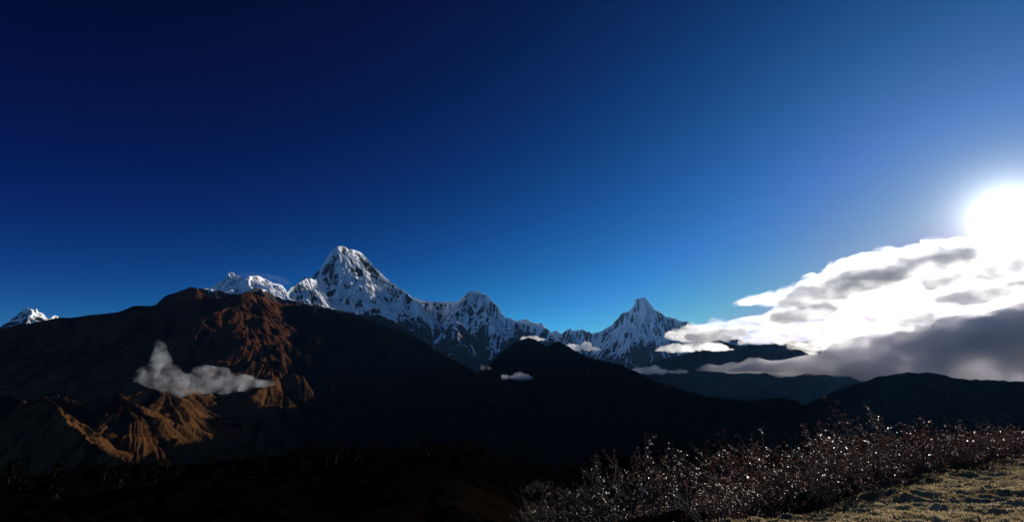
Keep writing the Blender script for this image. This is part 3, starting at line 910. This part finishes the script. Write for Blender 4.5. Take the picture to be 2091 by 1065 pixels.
# dark trees on the left
spots = []
tries = 0
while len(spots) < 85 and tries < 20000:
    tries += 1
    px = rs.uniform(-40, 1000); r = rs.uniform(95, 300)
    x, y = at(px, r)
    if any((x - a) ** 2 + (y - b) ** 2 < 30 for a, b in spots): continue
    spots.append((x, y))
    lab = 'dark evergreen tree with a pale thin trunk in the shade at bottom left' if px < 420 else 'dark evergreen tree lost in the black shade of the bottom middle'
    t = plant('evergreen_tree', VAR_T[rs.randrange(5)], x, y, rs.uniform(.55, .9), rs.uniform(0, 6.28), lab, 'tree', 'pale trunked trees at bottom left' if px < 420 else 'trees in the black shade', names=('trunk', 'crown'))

# ------------------------------------------------------------------ clouds
def cloud_mat(name, dens, colr=(1, 1, 1), g_=.5, noise=None, stretch=None, twist=0.0):
    m = new_mat(name); g = G(m)
    v = g.n('ShaderNodeVolumePrincipled')
    v.inputs['Color'].default_value = (*colr, 1); v.inputs['Anisotropy'].default_value = g_
    v.inputs['Density'].default_value = dens
    if noise:
        sc_, lo, hi_ = noise
        tcn = g.n('ShaderNodeTexCoord').outputs['Object']
        if stretch:
            mp = g.n('ShaderNodeMapping'); g.put(mp.inputs[0], tcn)
            mp.inputs['Rotation'].default_value = stretch[0]; mp.inputs['Scale'].default_value = stretch[1]; tcn = mp.outputs[0]
        n = g.noise(tcn, sc_, 7, .62, twist)
        g.put(v.inputs['Density'], g.math('MULTIPLY', g.mapr(n, lo, hi_), dens))
    g.put(g.out.inputs['Volume'], v.outputs[0])
    return m


_ico = None
def ico():
    global _ico
    if _ico is None:
        import bmesh
        b = bmesh.new(); bmesh.ops.create_icosphere(b, subdivisions=2, radius=1)
        _ico = (np.array([v.co[:] for v in b.verts]), np.array([[v.index for v in f.verts] for f in b.faces])); b.free()
    return _ico


def cloud(name, blobs, mat, label, voxel, bumps=((22, .34), (10, .38)), group=None, parent=None, depth=1.0, kind=None, seed=1):
    """blobs (px, py, range km, half width px, half height px[, depth m, tilt deg]): lumps, each carrying smaller lumps, merged into one closed hull"""
    rng = np.random.default_rng(seed)
    c0 = P(*[np.mean([b[i] for b in blobs]) for i in range(2)], np.mean([b[2] for b in blobs]) * 1000.)
    vi, fi = ico()
    cur = []
    for b in blobs:
        px, py, r, wx, wy = b[:5]
        p = P(px, py, r * 1000.)
        c = 1 / math.hypot(1, (px - 1045.5) / F)          # a pixel covers less of the view off the axis
        rx, rz = r * 1000. / F * c * wx, r * 1000. / F * c * wy * 1.02
        ry = (b[5] if len(b) > 5 else (rx * .5 + rz * .5)) * depth
        a = math.atan2(p[0], p[1]); t = math.radians(b[6]) if len(b) > 6 else 0.
        rot = np.array([[math.cos(a), -math.sin(a), 0], [-math.sin(a), -math.cos(a), 0], [0, 0, 1]]).T
        rot = np.array([[math.cos(a), math.sin(a), 0], [-math.sin(a), math.cos(a), 0], [0, 0, 1]]).T
        tr = np.array([[math.cos(t), 0, -math.sin(t)], [0, 1, 0], [math.sin(t), 0, math.cos(t)]])
        M = rot.T @ np.diag([1, 1, 1.]) @ tr
        # columns: along the picture, along the view, up
        B = np.stack([np.array([math.cos(a), -math.sin(a), 0]) * math.cos(t) + np.array([0, 0, math.sin(t)]),
                      np.array([math.sin(a), math.cos(a), 0]),
                      np.array([0, 0, math.cos(t)]) - np.array([math.cos(a), -math.sin(a), 0]) * math.sin(t)], 1)
        cur.append((p - c0, B, np.array([rx, ry, rz])))
    allb = list(cur)
    for n, ratio in bumps:
        nxt = []
        for c, B, rad in cur:
            for k in range(n):
                d = rng.normal(0, 1, 3); d /= np.linalg.norm(d)
                rr_ = rad * ratio * rng.uniform(.55, 1.25)
                m_ = rr_.mean(); rr_ = rr_ * .65 + m_ * .35
                nxt.append((c + B @ (d * rad * rng.uniform(.72, .95)), B, np.minimum(rr_, rad * .8)))
        allb += nxt; cur = nxt
    V = np.concatenate([(vi * r_) @ B.T + c for c, B, r_ in allb])
    Fs = (fi[None] + (np.arange(len(allb)) * len(vi))[:, None, None]).reshape(-1, 3)
    o = raw_mesh(name, V, Fs, mat)
    o.location = c0
    rm = o.modifiers.new('hull', 'REMESH'); rm.mode = 'VOXEL'; rm.voxel_size = voxel
    tag(o, label, 'cloud' if label else None, kind, group)
    if parent: o.parent = parent; o.matrix_parent_inverse = Matrix.Translation(parent.location).inverted()
    return o


def puff(rng, px, py, r, w, h, n, flat=.5):
    """a cumulus heap: lumps piled on a flat base"""
    res = []
    for i in range(n):
        t = rng.uniform(-1, 1); hh = h * (1 - t * t * .7) * rng.uniform(.35, .75)
        res.append((px + t * w * .8, py + h * .5 - hh * rng.uniform(.5, 1.2), r + rng.uniform(-.02, .02) * r * .3, max(w * rng.uniform(.16, .34), hh * .8), hh))
    return res


cr = random.Random(3)
M_cum = cloud_mat('cumulus', .012, g_=.4)
cloud('cumulus_cloud', puff(cr, 1187, 708, 6.4, 38, 13, 12), cloud_mat('cumulus_a', .022, g_=.66, noise=(.018, .30, .58), twist=.5), 'bright white puff of cloud resting on the right shoulder of the dark forested hill', 9.)
cloud('cumulus_cloud', puff(cr, 1055, 767, 4.7, 33, 13, 12), cloud_mat('cumulus_b', .024, g_=.66, noise=(.022, .30, .58), twist=.5), 'small cream white heap of cloud low in the dark gap between the ridges', 6.)
cloud('cumulus_cloud', puff(cr, 1085, 690, 7.0, 34, 8, 9), cloud_mat('cumulus_c', .018, g_=.66, noise=(.018, .34, .62), twist=.6), 'thin white cloud behind the rounded top of the dark forested hill', 9.)
cloud('cumulus_cloud', puff(cr, 990, 750, 4.9, 14, 9, 6), cloud_mat('cumulus_d', .005, g_=.68), 'faint grey wisp of cloud beside the lower end of the scrub ridge', 8.)
cloud('cumulus_cloud', puff(cr, 1322, 756, 8, 45, 13, 12), cloud_mat('cumulus_e', .011, g_=.7, noise=(.011, .34, .60), twist=.6), 'white cloud with a bright top just behind the sloping edge of the dark forested hill', 14.)
cloud('cumulus_cloud', puff(cr, 1383, 757, 9, 26, 7, 8), cloud_mat('cumulus_f', .010, g_=.7, noise=(.011, .36, .62), twist=.8), 'small flat pale cloud under the forked snow peak, right of a larger white cloud', 14.)
cloud('cumulus_cloud', puff(cr, 1420, 708, 15, 78, 14, 20), cloud_mat('cumulus_g', .007, g_=.72, noise=(.0065, .36, .62), twist=.8), 'bright ragged cloud lying across the dark foot of the forked snow peak', 22.)

# the wisp over the rust slope
wb = [(330, 770, 4.5, 42, 24), (365, 782, 4.5, 45, 22), (410, 785, 4.5, 48, 20), (455, 782, 4.5, 45, 20), (490, 780, 4.5, 35, 16), (525, 783, 4.5, 35, 7), (328, 745, 4.5, 22, 30), (325, 722, 4.5, 11, 22), (322, 704, 4.5, 7, 10), (305, 768, 4.5, 20, 14), (430, 760, 4.5, 35, 14)]
cloud('wispy_cloud', wb, cloud_mat('wisp', .0072, g_=.3, noise=(.011, .41, .76), twist=.7), 'grey wisp of cloud with a tall finger drifting over the rust coloured slope', 9.)

# snow blowing off the icy ridge
cloud('blown_snow', [(505, 563, 24.6, 28, 5), (540, 565, 24.8, 30, 6), (565, 569, 25, 20, 7), (580, 575, 25.2, 12, 8)], cloud_mat('spindrift', .0003, g_=0., noise=(.006, .42, .75)), 'pale plume of snow blowing off the icy ridge', 40.)

# the bright bank beneath the sun
bank = []
for (px, py, wx, wy, tl) in ((1400, 684, 40, 10, 4), (1450, 674, 55, 14, 8), (1520, 665, 60, 18, 10), (1590, 655, 60, 24, 12), (1660, 650, 70, 40, 14), (1740, 640, 80, 55, 14), (1830, 620, 90, 70, 14), (1930, 600, 100, 80, 12), (2040, 600, 110, 75, 10), (2150, 600, 120, 75, 8),
                         (1550, 611, 45, 7, 8), (1610, 603, 50, 13, 14), (1680, 580, 55, 22, 22), (1750, 548, 55, 28, 18), (1820, 535, 60, 26, 10), (1890, 525, 60, 24, 10), (1960, 520, 60, 24, 6), (2040, 525, 80, 28, 4), (2130, 525, 80, 28, 2),
                         (1528, 613, 22, 4, 6), (1632, 588, 12, 4, 12), (1660, 572, 16, 5, 20), (1700, 548, 18, 6, 25), (1905, 496, 26, 4, 2), (1380, 680, 22, 5, 4), (1580, 688, 60, 10, 3), (1670, 700, 60, 14, 2), (1750, 690, 60, 22, 2)):
    bank.append((px, py, 16 + cr.uniform(-.4, .4), wx, wy, 700., tl))
bank_o = cloud('cloud_bank', bank, cloud_mat('bank', .0034, g_=.6, noise=(.0036, .42, .68), stretch=((0, .22, .6), (.35, 1, 1.3)), twist=.6), 'broad bank of dazzling white cloud streaked with grey below the sun', 30., ((16, .36), (8, .40), (4, .42)))
for (px, py, wx, wy, tl, lab) in ((1720, 588, 115, 15, 16, 1), (1850, 545, 135, 17, 12, 1), (1640, 641, 60, 8, 8, 1), (1925, 575, 35, 9, 5, 1), (2020, 598, 90, 9, 10, 1), (1870, 652, 32, 7, 12, 1), (1878, 676, 38, 7, 4, 1), (1460, 683, 55, 8, 3, 1), (2070, 545, 60, 12, 8, 1)):
    bl = [(px + t * wx * .8, py - t * wx * .8 * math.tan(math.radians(tl)) + cr.uniform(-.3, .3) * wy, 15.1 + cr.uniform(-.1, .1), wx * .42, wy * cr.uniform(1.1, 1.7), 450., tl) for t in (-.9, -.45, 0, .45, .9)]
    cloud('grey_streak', bl, cloud_mat('bank_grey', .0085, g_=.5, noise=(.0034, .36, .76), stretch=((0, .22, .6), (.45, 1, 1.2)), twist=.8), None, 36., parent=bank_o, seed=int(px))

# the dull fog in the shade below it
fg = [(1500, 752, 9.5, 70, 7), (1600, 748, 9.5, 90, 12), (1700, 742, 9.4, 100, 22), (1800, 732, 9.3, 100, 38), (1900, 725, 9.2, 110, 48), (1990, 715, 9.2, 110, 64), (2080, 708, 9.2, 110, 82), (2180, 705, 9.2, 120, 88), (1860, 765, 9.2, 90, 25), (1960, 775, 9.2, 110, 30), (2070, 780, 9.2, 120, 34), (2180, 780, 9.2, 120, 34)]
cloud('fog_bank', fg, cloud_mat('fog', .0095, (1, .97, .95), .42, noise=(.0026, .30, .72), stretch=((0, .35, .6), (.4, 1, .9)), twist=.5), 'dull grey violet fog bank in shade filling the lower right under the bright cloud', 45.)

# ------------------------------------------------------------------ the air
M_haze = new_mat('haze'); g = G(M_haze)
v = g.n('ShaderNodeVolumePrincipled')
v.inputs['Color'].default_value = (.16, .46, 1.0, 1); v.inputs['Anisotropy'].default_value = .45; v.inputs['Density'].default_value = 2.4e-6
g.put(g.out.inputs['Volume'], v.outputs[0])
x0, x1, y0, y1, z0, z1 = -45000, 45000, -3000, 48000, -2200, 5400
hv = np.array([(x0, y0, z0), (x1, y0, z0), (x1, y1, z0), (x0, y1, z0), (x0, y0, z1), (x1, y0, z1), (x1, y1, z1), (x0, y1, z1)], float)
haze = raw_mesh('haze', hv, np.array([(3, 2, 1, 0), (4, 5, 6, 7), (0, 1, 5, 4), (1, 2, 6, 5), (2, 3, 7, 6), (3, 0, 4, 7)]), M_haze)
tag(haze, 'pale blue haze of the morning air', 'haze', 'stuff')
